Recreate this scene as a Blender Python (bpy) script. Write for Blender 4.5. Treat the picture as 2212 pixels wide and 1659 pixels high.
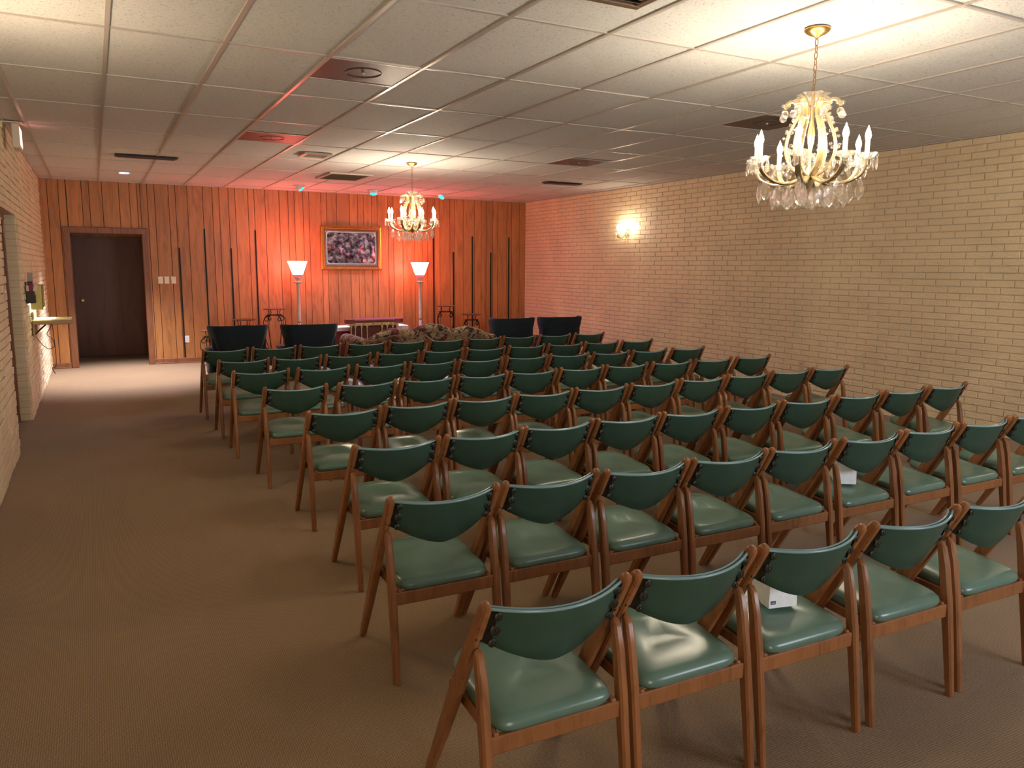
import bpy, bmesh, math, random
from mathutils import Vector, Matrix
R = math.radians
random.seed(7)
for o in list(bpy.data.objects): bpy.data.objects.remove(o)
scene = bpy.context.scene
COL = scene.collection

# ------------------------------------------------------------------ camera
YAW, PITCH, ROLL = R(27.9021), R(8.4587), R(0.3746)
CAMZ = 1.5932
def cam_axes():
    f0 = Vector((math.sin(YAW), math.cos(YAW), 0)); r0 = Vector((math.cos(YAW), -math.sin(YAW), 0)); u0 = Vector((0, 0, 1))
    f = math.cos(PITCH)*f0 - math.sin(PITCH)*u0; u = math.sin(PITCH)*f0 + math.cos(PITCH)*u0
    r = math.cos(ROLL)*r0 + math.sin(ROLL)*u; u = -math.sin(ROLL)*r0 + math.cos(ROLL)*u
    return r, u, f
cr, cu, cf = cam_axes()
cd = bpy.data.cameras.new('camera'); cam = bpy.data.objects.new('camera', cd); COL.objects.link(cam)
cd.sensor_width = 36; cd.lens = 36*1693.4/2212; cd.clip_start = .05; cd.clip_end = 60
cam.matrix_world = Matrix(((cr.x, cu.x, -cf.x, 0), (cr.y, cu.y, -cf.y, 0), (cr.z, cu.z, -cf.z, CAMZ), (0, 0, 0, 1)))
scene.camera = cam
# ------------------------------------------------------------------ world, exposure, lights of the place and added fill
w = bpy.data.worlds.new('world'); scene.world = w; w.use_nodes = True
w.node_tree.nodes['Background'].inputs[0].default_value = (.35, .45, .6, 1)
w.node_tree.nodes['Background'].inputs[1].default_value = .3
vs = scene.view_settings
vs.view_transform = 'Standard'; vs.look = 'None'; vs.gamma = 1; vs.exposure = 2.32; vs.use_curve_mapping = False
BULB = 138.0          # candle bulbs of chandeliers and of the added fill sconces
BULB_COL = (1.0, .85, .65)
SCONCE = 44.0       # smaller bulbs of the wall sconces
SHADE = 10.5          # torchiere glass shades
SHADE_COL = (1.0, .17, .13)
SPOT = 32.0           # ceiling eyeball spots
SPOT_COL = (.55, .55, 1.0)
DOWN = 240.0           # recessed downlight by the far door
DAY_FILL = 26.0            # daylight fill, from the added window behind the camera
def lamp(name, kind, loc, energy, color, rot=(0, 0, 0), **k):
    d = bpy.data.lights.new(name, kind); d.energy = energy; d.color = color
    for a, b in k.items(): setattr(d, a, b)
    o = bpy.data.objects.new(name, d); o.location = loc; o.rotation_euler = rot; COL.objects.link(o); return o
# room
XL, XR, YF, YB, H = -.658, 7.641, 13.895, -1.7, 2.863
GX0, GY0, GSX, GSY = .1457, 3.7688, .6096, 1.2192
lamp('doorway_fill', 'AREA', (.55, YB-.5, 1.15), 9.0, (1.0, .88, .70), (R(90), 0, 0), shape='RECTANGLE', size=1.0, size_y=1.9)   # unseen fill light, added behind an added back doorway
# unseen window added to the back wall for cool fill, daylight behind it
lamp('daylight_fill', 'AREA', (4.6, YB-.25, 1.55), DAY_FILL, (.80, .88, 1.0), (R(90), 0, 0), shape='RECTANGLE', size=2.2, size_y=1.3)

# ------------------------------------------------------------------ materials
MATS = {}
def nodes(name):
    m = bpy.data.materials.new(name); m.use_nodes = True
    nt = m.node_tree; b = nt.nodes['Principled BSDF']; MATS[name] = m
    return m, nt, b
def N(nt, t, **k):
    n = nt.nodes.new(t)
    for a, v in k.items():
        if a in n.inputs.keys(): n.inputs[a].default_value = v
        else: setattr(n, a, v)
    return n
def pos(nt, scale=(1, 1, 1), obj=False):
    g = N(nt, 'ShaderNodeTexCoord').outputs['Object'] if obj else N(nt, 'ShaderNodeNewGeometry').outputs['Position']
    mp = N(nt, 'ShaderNodeMapping'); mp.inputs['Scale'].default_value = scale
    nt.links.new(g, mp.inputs['Vector']); return mp.outputs['Vector']
def ramp(nt, fac, stops):
    r = N(nt, 'ShaderNodeValToRGB'); el = r.color_ramp.elements
    while len(el) < len(stops): el.new(.5)
    for e, (p, c) in zip(el, stops): e.position = p; e.color = (*c, 1) if len(c) == 3 else c
    nt.links.new(fac, r.inputs['Fac']); return r.outputs['Color']
def bump(nt, b, h, strength, dist=.01):
    n = N(nt, 'ShaderNodeBump'); n.inputs['Strength'].default_value = strength; n.inputs['Distance'].default_value = dist
    nt.links.new(h, n.inputs['Height']); nt.links.new(n.outputs['Normal'], b.inputs['Normal'])
def plain(name, c, rough=.5, metal=0, spec=.5, var=0.0, vs_=30, bmp=0.0, bscale=200, coat=0, **k):
    m, nt, b = nodes(name)
    b.inputs['Base Color'].default_value = (*c, 1); b.inputs['Roughness'].default_value = rough; b.inputs['Metallic'].default_value = metal
    b.inputs['Specular IOR Level'].default_value = spec; b.inputs['Coat Weight'].default_value = coat
    if var:
        n = N(nt, 'ShaderNodeTexNoise', Scale=vs_, Detail=3.0); nt.links.new(pos(nt, obj=True), n.inputs['Vector'])
        lo = tuple(max(0, x*(1-var)) for x in c); hi = tuple(min(1, x*(1+var)) for x in c)
        nt.links.new(ramp(nt, n.outputs['Fac'], [(.3, lo), (.7, hi)]), b.inputs['Base Color'])
    if bmp:
        n = N(nt, 'ShaderNodeTexNoise', Scale=bscale, Detail=2.0); nt.links.new(pos(nt, obj=True), n.inputs['Vector'])
        bump(nt, b, n.outputs['Fac'], bmp, .002)
    return m
def emis(name, c, s):
    m, nt, b = nodes(name); b.inputs['Base Color'].default_value = (.8, .8, .8, 1)
    b.inputs['Emission Color'].default_value = (*c, 1); b.inputs['Emission Strength'].default_value = s; return m
def wood(name, c, dark, rough, grain=(9, 9, 1.1), rnd=.25, obj=False, spec=.5, knots=False):
    m, nt, b = nodes(name)
    v = pos(nt, grain, obj)
    oi = N(nt, 'ShaderNodeObjectInfo')
    add = N(nt, 'ShaderNodeVectorMath', operation='ADD'); nt.links.new(v, add.inputs[0])
    sc = N(nt, 'ShaderNodeMath', operation='MULTIPLY'); sc.inputs[1].default_value = 37.0; nt.links.new(oi.outputs['Random'], sc.inputs[0]); nt.links.new(sc.outputs[0], add.inputs[1])
    n = N(nt, 'ShaderNodeTexNoise', Scale=1.6, Detail=7.0, Roughness=.62, Distortion=1.2); nt.links.new(add.outputs[0], n.inputs['Vector'])
    col = ramp(nt, n.outputs['Fac'], [(.25, dark), (.5, c), (.78, tuple(min(1, x*1.25) for x in c))])
    hs = N(nt, 'ShaderNodeHueSaturation'); nt.links.new(col, hs.inputs['Color'])
    mr = N(nt, 'ShaderNodeMapRange'); mr.inputs['To Min'].default_value = 1-rnd; mr.inputs['To Max'].default_value = 1+rnd
    nt.links.new(oi.outputs['Random'], mr.inputs['Value']); nt.links.new(mr.outputs[0], hs.inputs['Value'])
    nt.links.new(hs.outputs[0], b.inputs['Base Color'])
    b.inputs['Roughness'].default_value = rough; b.inputs['Specular IOR Level'].default_value = spec
    bump(nt, b, n.outputs['Fac'], .08, .004)
    return m
def brickmat(name, c, mort=False):
    m, nt, b = nodes(name)
    v = pos(nt)
    n1 = N(nt, 'ShaderNodeTexNoise', Scale=2.2, Detail=3.0); nt.links.new(v, n1.inputs['Vector'])
    nt.links.new(ramp(nt, n1.outputs['Fac'], [(.3, tuple(x*.9 for x in c)), (.7, tuple(min(1, x*1.06) for x in c))]), b.inputs['Base Color'])
    v2 = pos(nt, (1, 16, 42))
    n2 = N(nt, 'ShaderNodeTexNoise', Scale=1.3, Detail=5.0, Roughness=.55, Distortion=1.6); nt.links.new(v2, n2.inputs['Vector'])
    r = ramp(nt, n2.outputs['Fac'], [(.36, (0, 0, 0)), (.5, (.55, .55, .55)), (.62, (1, 1, 1))])
    bump(nt, b, r, .05 if mort else .6, .006)
    b.inputs['Roughness'].default_value = .46; b.inputs['Specular IOR Level'].default_value = .45
    return m
brick_m = brickmat('painted_brick', (.83, .68, .435)); mortar_m = brickmat('painted_mortar', (.57, .44, .275), True); mortar_l = brickmat('painted_mortar_light', (.72, .58, .40), True)
plank_m = wood('panel_wood', (.43, .18, .054), (.25, .09, .025), .42, (7, 7, .9), .13)
casing_m = wood('casing_wood', (.22, .085, .035), (.12, .045, .02), .4, (12, 12, 1.2), .1)
door_m = wood('door_wood', (.15, .048, .021), (.09, .028, .012), .42, (5, 5, .5), .05)
chair_wood = wood('chair_wood', (.265, .103, .035), (.155, .055, .018), .33, (14, 14, 2.2), .12, obj=True)
black_m = plain('black_groove', (.008, .006, .006), .6)
white_plastic = plain('ivory_plastic', (.78, .72, .56), .35); outlet_dark = plain('slot_dark', (.05, .04, .03), .5)
outlet_white = plain('white_plastic', (.8, .78, .74), .35); outlet_brown = plain('tan_plastic', (.60, .48, .30), .45)
def carpet():
    m, nt, b = nodes('carpet_loop')
    wv = N(nt, 'ShaderNodeTexWave', wave_type='BANDS', bands_direction='X', Scale=42.0, Distortion=1.2, Detail=1.0); wv.inputs['Detail Scale'].default_value = 2
    nt.links.new(pos(nt), wv.inputs['Vector'])
    wv2 = N(nt, 'ShaderNodeTexWave', wave_type='BANDS', bands_direction='Y', Scale=34.0, Distortion=2.5, Detail=1.0); nt.links.new(pos(nt), wv2.inputs['Vector'])
    mx = N(nt, 'ShaderNodeMath', operation='MULTIPLY'); nt.links.new(wv.outputs['Fac'], mx.inputs[0]); nt.links.new(wv2.outputs['Fac'], mx.inputs[1])
    nz = N(nt, 'ShaderNodeTexNoise', Scale=1.1, Detail=2.0); nt.links.new(pos(nt), nz.inputs['Vector'])
    fine = N(nt, 'ShaderNodeTexNoise', Scale=160.0, Detail=2.0); nt.links.new(pos(nt), fine.inputs['Vector'])
    a = N(nt, 'ShaderNodeMath', operation='MULTIPLY_ADD'); a.inputs[1].default_value = .5; nt.links.new(mx.outputs[0], a.inputs[0]); 
    fm = N(nt, 'ShaderNodeMath', operation='MULTIPLY'); fm.inputs[1].default_value = .55; nt.links.new(fine.outputs['Fac'], fm.inputs[0]); nt.links.new(fm.outputs[0], a.inputs[2])
    col = ramp(nt, a.outputs[0], [(.12, (.13, .078, .038)), (.45, (.26, .166, .088)), (.75, (.37, .25, .142))])
    hs = N(nt, 'ShaderNodeHueSaturation'); mr = N(nt, 'ShaderNodeMapRange'); mr.inputs['To Min'].default_value = .85; mr.inputs['To Max'].default_value = 1.12
    nt.links.new(nz.outputs['Fac'], mr.inputs['Value']); nt.links.new(mr.outputs[0], hs.inputs['Value']); nt.links.new(col, hs.inputs['Color'])
    nt.links.new(hs.outputs[0], b.inputs['Base Color']); b.inputs['Roughness'].default_value = .95; b.inputs['Specular IOR Level'].default_value = .1
    b.inputs['Sheen Weight'].default_value = .15
    bump(nt, b, a.outputs[0], .5, .004); return m
carpet_m = carpet()
def tilemat():
    m, nt, b = nodes('ceiling_tile_board')
    n = N(nt, 'ShaderNodeTexNoise', Scale=75.0, Detail=3.0, Roughness=.6, Distortion=.8); nt.links.new(pos(nt), n.inputs['Vector'])
    col = ramp(nt, n.outputs['Fac'], [(.30, (.30, .29, .27)), (.40, (.60, .59, .565)), (.6, (.66, .65, .62))])
    nt.links.new(col, b.inputs['Base Color']); b.inputs['Roughness'].default_value = .8
    r = ramp(nt, n.outputs['Fac'], [(.33, (0, 0, 0)), (.44, (1, 1, 1))])
    bump(nt, b, r, .35, .003); return m
tile_m = tilemat()
bar_m = plain('grid_enamel', (.46, .41, .36), .3, 0, .6)
perf_m = plain('perforated_steel', (.10, .08, .072), .42, .5)
grille_brown = plain('brown_grille', (.16, .10, .06), .5, .2); grille_tan = plain('tan_vent', (.5, .40, .34), .45)
slot_black = plain('slot_black', (.02, .018, .015), .4)
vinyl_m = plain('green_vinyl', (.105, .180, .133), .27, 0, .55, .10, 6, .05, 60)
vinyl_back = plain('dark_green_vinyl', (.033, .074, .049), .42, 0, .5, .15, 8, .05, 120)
piping_m = plain('vinyl_piping', (.20, .31, .31), .2, 0, .6)  # base lightened to carry the blue-grey highlight along the chair tops
bronze_m = plain('dark_bronze', (.030, .028, .018), .42, .6)
navy_m = plain('navy_velvet', (.004, .012, .019), .8, 0, .3, .3, 12); navy_m.node_tree.nodes['Principled BSDF'].inputs['Sheen Weight'].default_value = .15
foot_wood = plain('dark_foot_wood', (.06, .025, .012), .35)
def tapestry():
    m, nt, b = nodes('floral_tapestry')
    n1 = N(nt, 'ShaderNodeTexNoise', Scale=11.0, Detail=6.0, Roughness=.65, Distortion=1.4); nt.links.new(pos(nt), n1.inputs['Vector'])
    n2 = N(nt, 'ShaderNodeTexNoise', Scale=5.0, Detail=3.0, Distortion=.8); nt.links.new(pos(nt), n2.inputs['Vector'])
    c1 = ramp(nt, n1.outputs['Fac'], [(.38, (.03, .02, .018)), (.45, (.07, .045, .03)), (.5, (.33, .225, .12)), (.58, (.40, .285, .155)), (.64, (.12, .09, .052))])
    c2 = ramp(nt, n1.outputs['Fac'], [(.4, (.03, .012, .012)), (.5, (.15, .022, .026)), (.6, (.26, .09, .065))])
    f = ramp(nt, n2.outputs['Fac'], [(.54, (0, 0, 0)), (.60, (1, 1, 1))])
    mx = N(nt, 'ShaderNodeMix', data_type='RGBA'); nt.links.new(f, mx.inputs[0]); nt.links.new(c1, mx.inputs[6]); nt.links.new(c2, mx.inputs[7])
    nt.links.new(mx.outputs[2], b.inputs['Base Color']); b.inputs['Roughness'].default_value = .9; return m
tap_m = tapestry(); welt_m = plain('welt_cord', (.30, .2, .12), .7)
iron_m = plain('wrought_iron', (.02, .016, .014), .5, .5); dish_m = plain('iron_dish', (.16, .09, .06), .5, .3)
burg_m = plain('burgundy_velvet', (.20, .05, .045), .7, 0, .3, .2, 10); panel_burg = plain('burgundy_panel', (.10, .018, .014), .5)
cream_gold = plain('cream_gilt', (.62, .5, .26), .4, .2, .5, .3, 40); white_cloth = plain('white_cloth', (.75, .75, .78), .7); skirt_m = plain('burgundy_skirt', (.13, .02, .025), .8)
pole_m = plain('antique_cream', (.55, .47, .36), .45, 0, .5, .12, 20); brass_m = plain('aged_brass', (.60, .38, .12), .3, .9)
brass_dark = plain('brass_chain', (.30, .17, .075), .35, .85)
shade_m = emis('milk_glass_lit', SHADE_COL, SHADE); shade_low = emis('milk_glass_collar', (1, .10, .12), .25); shade_low.node_tree.nodes['Principled BSDF'].inputs['Base Color'].default_value = (.35, .04, .05, 1)
bulb_m = emis('bulb_lit', BULB_COL, BULB); sconce_bulb = emis('sconce_bulb_lit', BULB_COL, SCONCE); bulb_off = plain('bulb_unlit', (.85, .82, .78), .1)
candle_m = plain('candle_sleeve', (.85, .80, .70), .4)
arm_m = plain('gilt_glass_arm', (.30, .215, .10), .25, .35, .6, coat=.6)
def crystal():
    m, nt, b = nodes('cut_crystal')
    nt.nodes.remove(b)
    out = nt.nodes['Material Output']
    tr = N(nt, 'ShaderNodeBsdfTransparent'); gl = N(nt, 'ShaderNodeBsdfGlossy', Roughness=.06); df = N(nt, 'ShaderNodeBsdfTranslucent'); rf = N(nt, 'ShaderNodeBsdfGlass', Roughness=.02, IOR=1.5)
    gl.inputs[0].default_value = (1, .97, .92, 1); df.inputs[0].default_value = (.95, .9, .8, 1)
    lw = N(nt, 'ShaderNodeLayerWeight', Blend=.42)
    m1 = N(nt, 'ShaderNodeMixShader'); nt.links.new(lw.outputs['Facing'], m1.inputs[0]); nt.links.new(tr.outputs[0], m1.inputs[1]); nt.links.new(gl.outputs[0], m1.inputs[2])
    m2 = N(nt, 'ShaderNodeMixShader'); m2.inputs[0].default_value = .025; nt.links.new(m1.outputs[0], m2.inputs[1]); nt.links.new(df.outputs[0], m2.inputs[2])
    m3 = N(nt, 'ShaderNodeMixShader'); m3.inputs[0].default_value = .22; nt.links.new(m2.outputs[0], m3.inputs[1]); nt.links.new(rf.outputs[0], m3.inputs[2])
    nt.links.new(m3.outputs[0], out.inputs['Surface']); return m
crystal_m = crystal()
spot_white = plain('fixture_white', (.6, .6, .58), .4); lens_m = emis('spot_lens', (.0, .62, .85), .9); lens_m.node_tree.nodes['Principled BSDF'].inputs['Base Color'].default_value = (0, .06, .1, 1); down_lens = emis('downlight_lens', (.55, .7, 1), 1.2)
gold_m = plain('gilt_frame', (.56, .25, .045), .3, .75, .5, .35, 60, .25, 90); gold2 = plain('bronze_frame_lip', (.22, .10, .05), .35, .6)
def relief():
    m, nt, b = nodes('embossed_pewter')
    n = N(nt, 'ShaderNodeTexNoise', Scale=13.0, Detail=5.0, Roughness=.6, Distortion=.6); nt.links.new(pos(nt), n.inputs['Vector'])
    nt.links.new(ramp(nt, n.outputs['Fac'], [(.38, (.02, .016, .018)), (.52, (.13, .12, .13)), (.66, (.40, .38, .40))]), b.inputs['Base Color'])
    b.inputs['Metallic'].default_value = .8; b.inputs['Roughness'].default_value = .4; bump(nt, b, n.outputs['Fac'], .6, .02); return m
relief_m = relief(); pewter_m = plain('pewter', (.5, .48, .5), .25, .9)
shelf_wood = plain('shelf_oak', (.45, .30, .14), .35); shelf_top = plain('shelf_lit_top', (.72, .74, .66), .25); hood_m = plain('hood_brass', (.50, .42, .14), .35, .5)  # shelf_top: greenish lamp light on the wooden shelf, put into its colour
holder_m = plain('dark_leatherette', (.03, .018, .012), .5); paper_w = plain('card_white', (.75, .68, .6), .7); paper_r = plain('card_red', (.35, .01, .03), .6); paper_g = plain('card_grey', (.38, .35, .3), .7)
cord_m = plain('brown_cord', (.09, .05, .04), .6)
tissue_box = plain('tissue_carton', (.84, .86, .86), .6, var=.05, vs_=60); mark_m = plain('navy_ink', (.03, .05, .12), .5); tissue_m = plain('tissue_paper', (.85, .85, .85), .9); hole_m = plain('carton_slot', (.30, .24, .22), .8)
sign_m = plain('sign_housing', (.72, .62, .5), .5); sign_face = emis('sign_face_lit', (1, .35, .3), .55)
glass_m = plain('window_glass', (.9, .95, 1), .02); glass_m.node_tree.nodes['Principled BSDF'].inputs['Transmission Weight'].default_value = 1

# ------------------------------------------------------------------ mesh helpers
class MB:
    def __init__(s): s.v = []; s.f = []
    def add(s, vs_, fs):
        n = len(s.v); s.v += [tuple(p) for p in vs_]; s.f += [tuple(i+n for i in q) for q in fs]; return s
    def box(s, x0, x1, y0, y1, z0, z1, M=None):
        p = [(x, y, z) for z in (z0, z1) for y in (y0, y1) for x in (x0, x1)]
        if M: p = [M @ Vector(q) for q in p]
        return s.add(p, [(0, 2, 3, 1), (4, 5, 7, 6), (0, 1, 5, 4), (2, 6, 7, 3), (0, 4, 6, 2), (1, 3, 7, 5)])
    def cbox(s, x0, x1, y0, y1, z0, z1, c, M=None):      # chamfered box
        xs, ys, zs = (x0, x1), (y0, y1), (z0, z1); p = []; ix = {}
        for i in (0, 1):
            for j in (0, 1):
                for k in (0, 1):
                    d = (c if i == 0 else -c, c if j == 0 else -c, c if k == 0 else -c)
                    b = (xs[i], ys[j], zs[k])
                    for a in range(3):
                        q = [b[t]+(0 if t == a else d[t]) for t in range(3)]; ix[i, j, k, a] = len(p); p.append(q)
        f = []
        for a in range(3):
            b_, c_ = (a+1) % 3, (a+2) % 3
            for e in (0, 1):
                def g(u, v):
                    t = [0, 0, 0]; t[a] = e; t[b_] = u; t[c_] = v; return ix[t[0], t[1], t[2], a]
                q = [g(0, 0), g(1, 0), g(1, 1), g(0, 1)]; f.append(q if e else q[::-1])
            for u in (0, 1):
                for v in (0, 1):
                    def g2(e, ax):
                        t = [0, 0, 0]; t[a] = e; t[b_] = u; t[c_] = v; return ix[t[0], t[1], t[2], ax]
                    q = [g2(0, b_), g2(1, b_), g2(1, c_), g2(0, c_)]; f.append(q if (u ^ v) else q[::-1])
        for i in (0, 1):
            for j in (0, 1):
                for k in (0, 1):
                    q = [ix[i, j, k, a] for a in range(3)]; f.append(q if (i+j+k) % 2 else q[::-1])
        if M: p = [M @ Vector(q) for q in p]
        return s.add(p, f)
    def loft(s, rings, cap=True, closed=True, loop=False):
        n = len(rings[0]); vs_ = [p for r in rings for p in r]; f = []
        for i in range(len(rings)-(0 if loop else 1)):
            a, b = i*n, ((i+1) % len(rings))*n
            for j in range(n if closed else n-1):
                k = (j+1) % n; f.append((a+j, a+k, b+k, b+j))
        if cap and not loop: f.append(tuple(range(n))[::-1]); f.append(tuple((len(rings)-1)*n+j for j in range(n)))
        return s.add(vs_, f)
    def lathe(s, prof, n=24, c=(0, 0, 0), cap=True, M=None):
        rings = [[Vector((r*math.cos(2*math.pi*j/n), r*math.sin(2*math.pi*j/n), z)) for j in range(n)] for r, z in prof]
        rings = [[((M @ p) if M else p)+Vector(c) for p in r] for r in rings]
        return s.loft(rings, cap)
    def tube(s, path, r, n=8, cap=True, loop=False):
        P = [Vector(p) for p in path]; rings = []; up = None; L = len(P)
        for i, p in enumerate(P):
            if loop: t = (P[(i+1) % L]-P[i-1]).normalized()
            else: t = (P[min(i+1, L-1)]-P[max(i-1, 0)]).normalized()
            if up is None: up = Vector((0, 0, 1)) if abs(t.z) < .9 else Vector((1, 0, 0))
            up = (up-t*up.dot(t)).normalized(); q = t.cross(up)
            rr = r[i] if isinstance(r, (list, tuple)) else r
            rings.append([p+rr*(math.cos(2*math.pi*j/n)*up+math.sin(2*math.pi*j/n)*q) for j in range(n)])
        return s.loft(rings, cap, True, loop)
    def ball(s, c, r, n=8, m=5, sz=1.0):
        prof = [(max(1e-4, r*math.sin(math.pi*i/m)), -r*sz*math.cos(math.pi*i/m)) for i in range(m+1)]
        return s.lathe(prof, n, c, False)
    def xf(s, M): s.v = [tuple(M @ Vector(p)) for p in s.v]; return s
    def mesh(s, name, mat, smooth=35):
        me = bpy.data.meshes.new(name); me.from_pydata(s.v, [], s.f); me.update()
        bm = bmesh.new(); bm.from_mesh(me); bmesh.ops.recalc_face_normals(bm, faces=bm.faces); bm.to_mesh(me); bm.free()
        me.materials.append(mat)
        if smooth: me.shade_smooth(); me.set_sharp_from_angle(angle=R(smooth))
        return me
    def build(s, name, mat, parent=None, loc=None, smooth=35):
        return link(name, s.mesh(name, mat, smooth), parent, loc)
def link(name, me, parent=None, loc=None, rz=0):
    o = bpy.data.objects.new(name, me); COL.objects.link(o); o.parent = parent
    if loc: o.location = loc
    if rz: o.rotation_euler.z = rz
    return o
def tag(o, label, cat, group=None):
    o['label'] = label; o['category'] = cat
    if group: o['group'] = group
    return o
def thing(name, loc, label, cat, group=None, rz=0):
    o = bpy.data.objects.new(name, None); o.empty_display_size = .1; COL.objects.link(o); o.location = loc; o.rotation_euler.z = rz
    return tag(o, label, cat, group)
def struct(o, label=None):
    o['kind'] = 'structure'
    if label: o['label'] = label
    return o
def copy_tree(o, parent=None):
    c = o.copy(); COL.objects.link(c); c.parent = parent
    for ch in KIDS.get(o.name, ()): copy_tree(ch, c)
    return c
KIDS = {}
def note_kids():
    KIDS.clear()
    for o in bpy.data.objects:
        if o.parent: KIDS.setdefault(o.parent.name, []).append(o)

# ------------------------------------------------------------------ floor
VX0, VX1, VY = -.40, .93, 15.52           # vestibule behind the far doorway
m = MB(); m.box(XL-.3, XR+.2, YB-.1, YF+.02, -.1, 0); m.box(VX0-.1, VX1+.1, YF+.02, VY+.1, -.1, 0)
struct(m.build('floor', carpet_m, smooth=0), 'brown looped carpet over the whole room')

# ------------------------------------------------------------------ ceiling
m = MB().box(XL-.3, XR+.2, YB-.1, YF+.05, H+.035, H+.12)
ceil = struct(m.build('ceiling', tile_m, smooth=0), 'suspended ceiling of speckled off-white tiles in a metal grid')
xs = [GX0+GSX*k for k in range(-2, 13)]; xs = sorted([x for x in xs if XL+.02 < x < XR-.02]+[XL, XR])
ys = [GY0+GSY*k for k in range(-5, 10)]; ys = sorted([y for y in ys if YB+.02 < y < YF-.02]+[YB, YF])
special = [(1.365, GY0+GSY, 0), (5.022, GY0+GSY, 0), (1.365, GY0+3*GSY, 1), (5.022, GY0+3*GSY, 1)]     # half-tile perforated panels
tile_cache = {}
def tile(x0, x1, y0, y1, mat=tile_m, name='ceiling_tile', z=.006):
    k = (round(x1-x0, 3), round(y1-y0, 3), mat.name)
    if k not in tile_cache:
        a, b = (x1-x0)/2-.004, (y1-y0)/2-.004
        tile_cache[k] = MB().cbox(-a, a, -b, b, 0, .02, .004).mesh(name, mat, 0)
    return link(name, tile_cache[k], ceil, ((x0+x1)/2+random.uniform(-.001, .001), (y0+y1)/2, H+z+random.uniform(0, .002)))
for i in range(len(xs)-1):
    for j in range(len(ys)-1):
        x0, x1, y0, y1 = xs[i], xs[i+1], ys[j], ys[j+1]
        sp = [s for s in special if abs(s[0]-x0) < .05 and abs(s[1]-y0) < .05]
        if sp:
            ym = (y0+y1)/2
            tile(x0, x1, *((ym, y1) if sp[0][2] == 0 else (y0, ym)))
        else: tile(x0, x1, y0, y1)
for x in xs[1:-1]:
    MB().box(x-.012, x+.012, YB, YF, H-.001, H+.03).build('main_runner', bar_m, ceil, smooth=0)
for y in ys[1:-1]:
    MB().box(XL, XR, y-.010, y+.010, H, H+.03).build('cross_runner', bar_m, ceil, smooth=0)
for x0, x1 in ((XL, XL+.03), (XR-.03, XR)): MB().box(x0, x1, YB, YF, H-.002, H+.03).build('edge_angle', bar_m, ceil, smooth=0)
MB().box(XL, XR, YF-.03, YF, H-.002, H+.03).build('edge_angle', bar_m, ceil, smooth=0)
# perforated square air panels
wh = ['brown perforated metal air panel in the ceiling, nearest on the aisle side', 'brown perforated metal air panel in the ceiling behind the large chandelier',
      'brown perforated metal air panel in the ceiling, further one on the aisle side', 'brown perforated metal air panel in the ceiling, further one on the sconce side']
for q, (sx, sy, h) in enumerate(special):
    y0 = sy if h == 0 else sy+GSY/2
    t = thing('ceiling_air_panel', (sx+GSX/2, y0+GSY/4, H), wh[q], 'air vent', 'perforated ceiling air panels')
    a, b = GSX/2-.014, GSY/4-.012
    MB().cbox(-a, a, -b, b, .002, .02, .003).build('perforated_face', perf_m, t, smooth=0)
    fr = MB(); fr.box(-a, a, -b, -b+.012, -.002, .01); fr.box(-a, a, b-.012, b, -.002, .01); fr.build('edge_trim', bar_m, t, smooth=0)
    MB().tube([(.13*math.cos(2*math.pi*k/28)*.9, .13*math.sin(2*math.pi*k/28), .001) for k in range(28)], .003, 6, loop=True).build('damper_ring', perf_m, t)
    MB().ball((0, 0, 0), .012).build('damper_knob', bar_m, t)

# ------------------------------------------------------------------ brick walls
BL, BH = .2635, H/42
bv, bf = [], []
def brick_geo(a, b, d, c=.004, dz=0.0):
    # lies in local plane: x along wall, z up, protrudes to -y (d)
    p = [(-a, 0, -b), (a, 0, -b), (a, 0, b), (-a, 0, b), (-a, -d+c, -b), (a, -d+c, -b), (a, -d+c, b), (-a, -d+c, b), (-a+c, -d, -b+c), (a-c, -d, -b+c), (a-c, -d, b-c), (-a+c, -d, b-c)]
    f = [(8, 9, 10, 11)]
    for i in range(4):
        k = (i+1) % 4; f.append((i, k, 4+k, 4+i)); f.append((4+i, 4+k, 8+k, 8+i))
    return p, f
def proj(p):
    d = Vector(p)-Vector((0, 0, CAMZ)); z = d.dot(cf)
    if z < .2: return None
    return 1106+1693.4*d.dot(cr)/z, 829.5-1693.4*d.dot(cu)/z, z
def brick_rows(y0, y1, holes):
    out = []
    for r in range(42):
        z = (r+.5)*BH
        off = 5.129 + (0 if r % 2 == 1 else BL*.5) + random.uniform(-.02, .02)
        k0 = math.floor((y0-off)/BL)
        for k in range(k0, k0+int((y1-y0)/BL)+3):
            a, b = off+k*BL, off+(k+1)*BL
            a, b = max(a, y0), min(b, y1)
            segs = [(a, b)]
            for (hy0, hy1, hz) in holes:
                if z-BH/2 < hz-.01:
                    ns = []
                    for (u, v) in segs:
                        if v <= hy0 or u >= hy1: ns.append((u, v)); continue
                        if u < hy0: ns.append((u, hy0))
                        if v > hy1: ns.append((hy1, v))
                    segs = ns
            out += [(u, v, z) for u, v in segs if v-u > .03]
    return out
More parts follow.
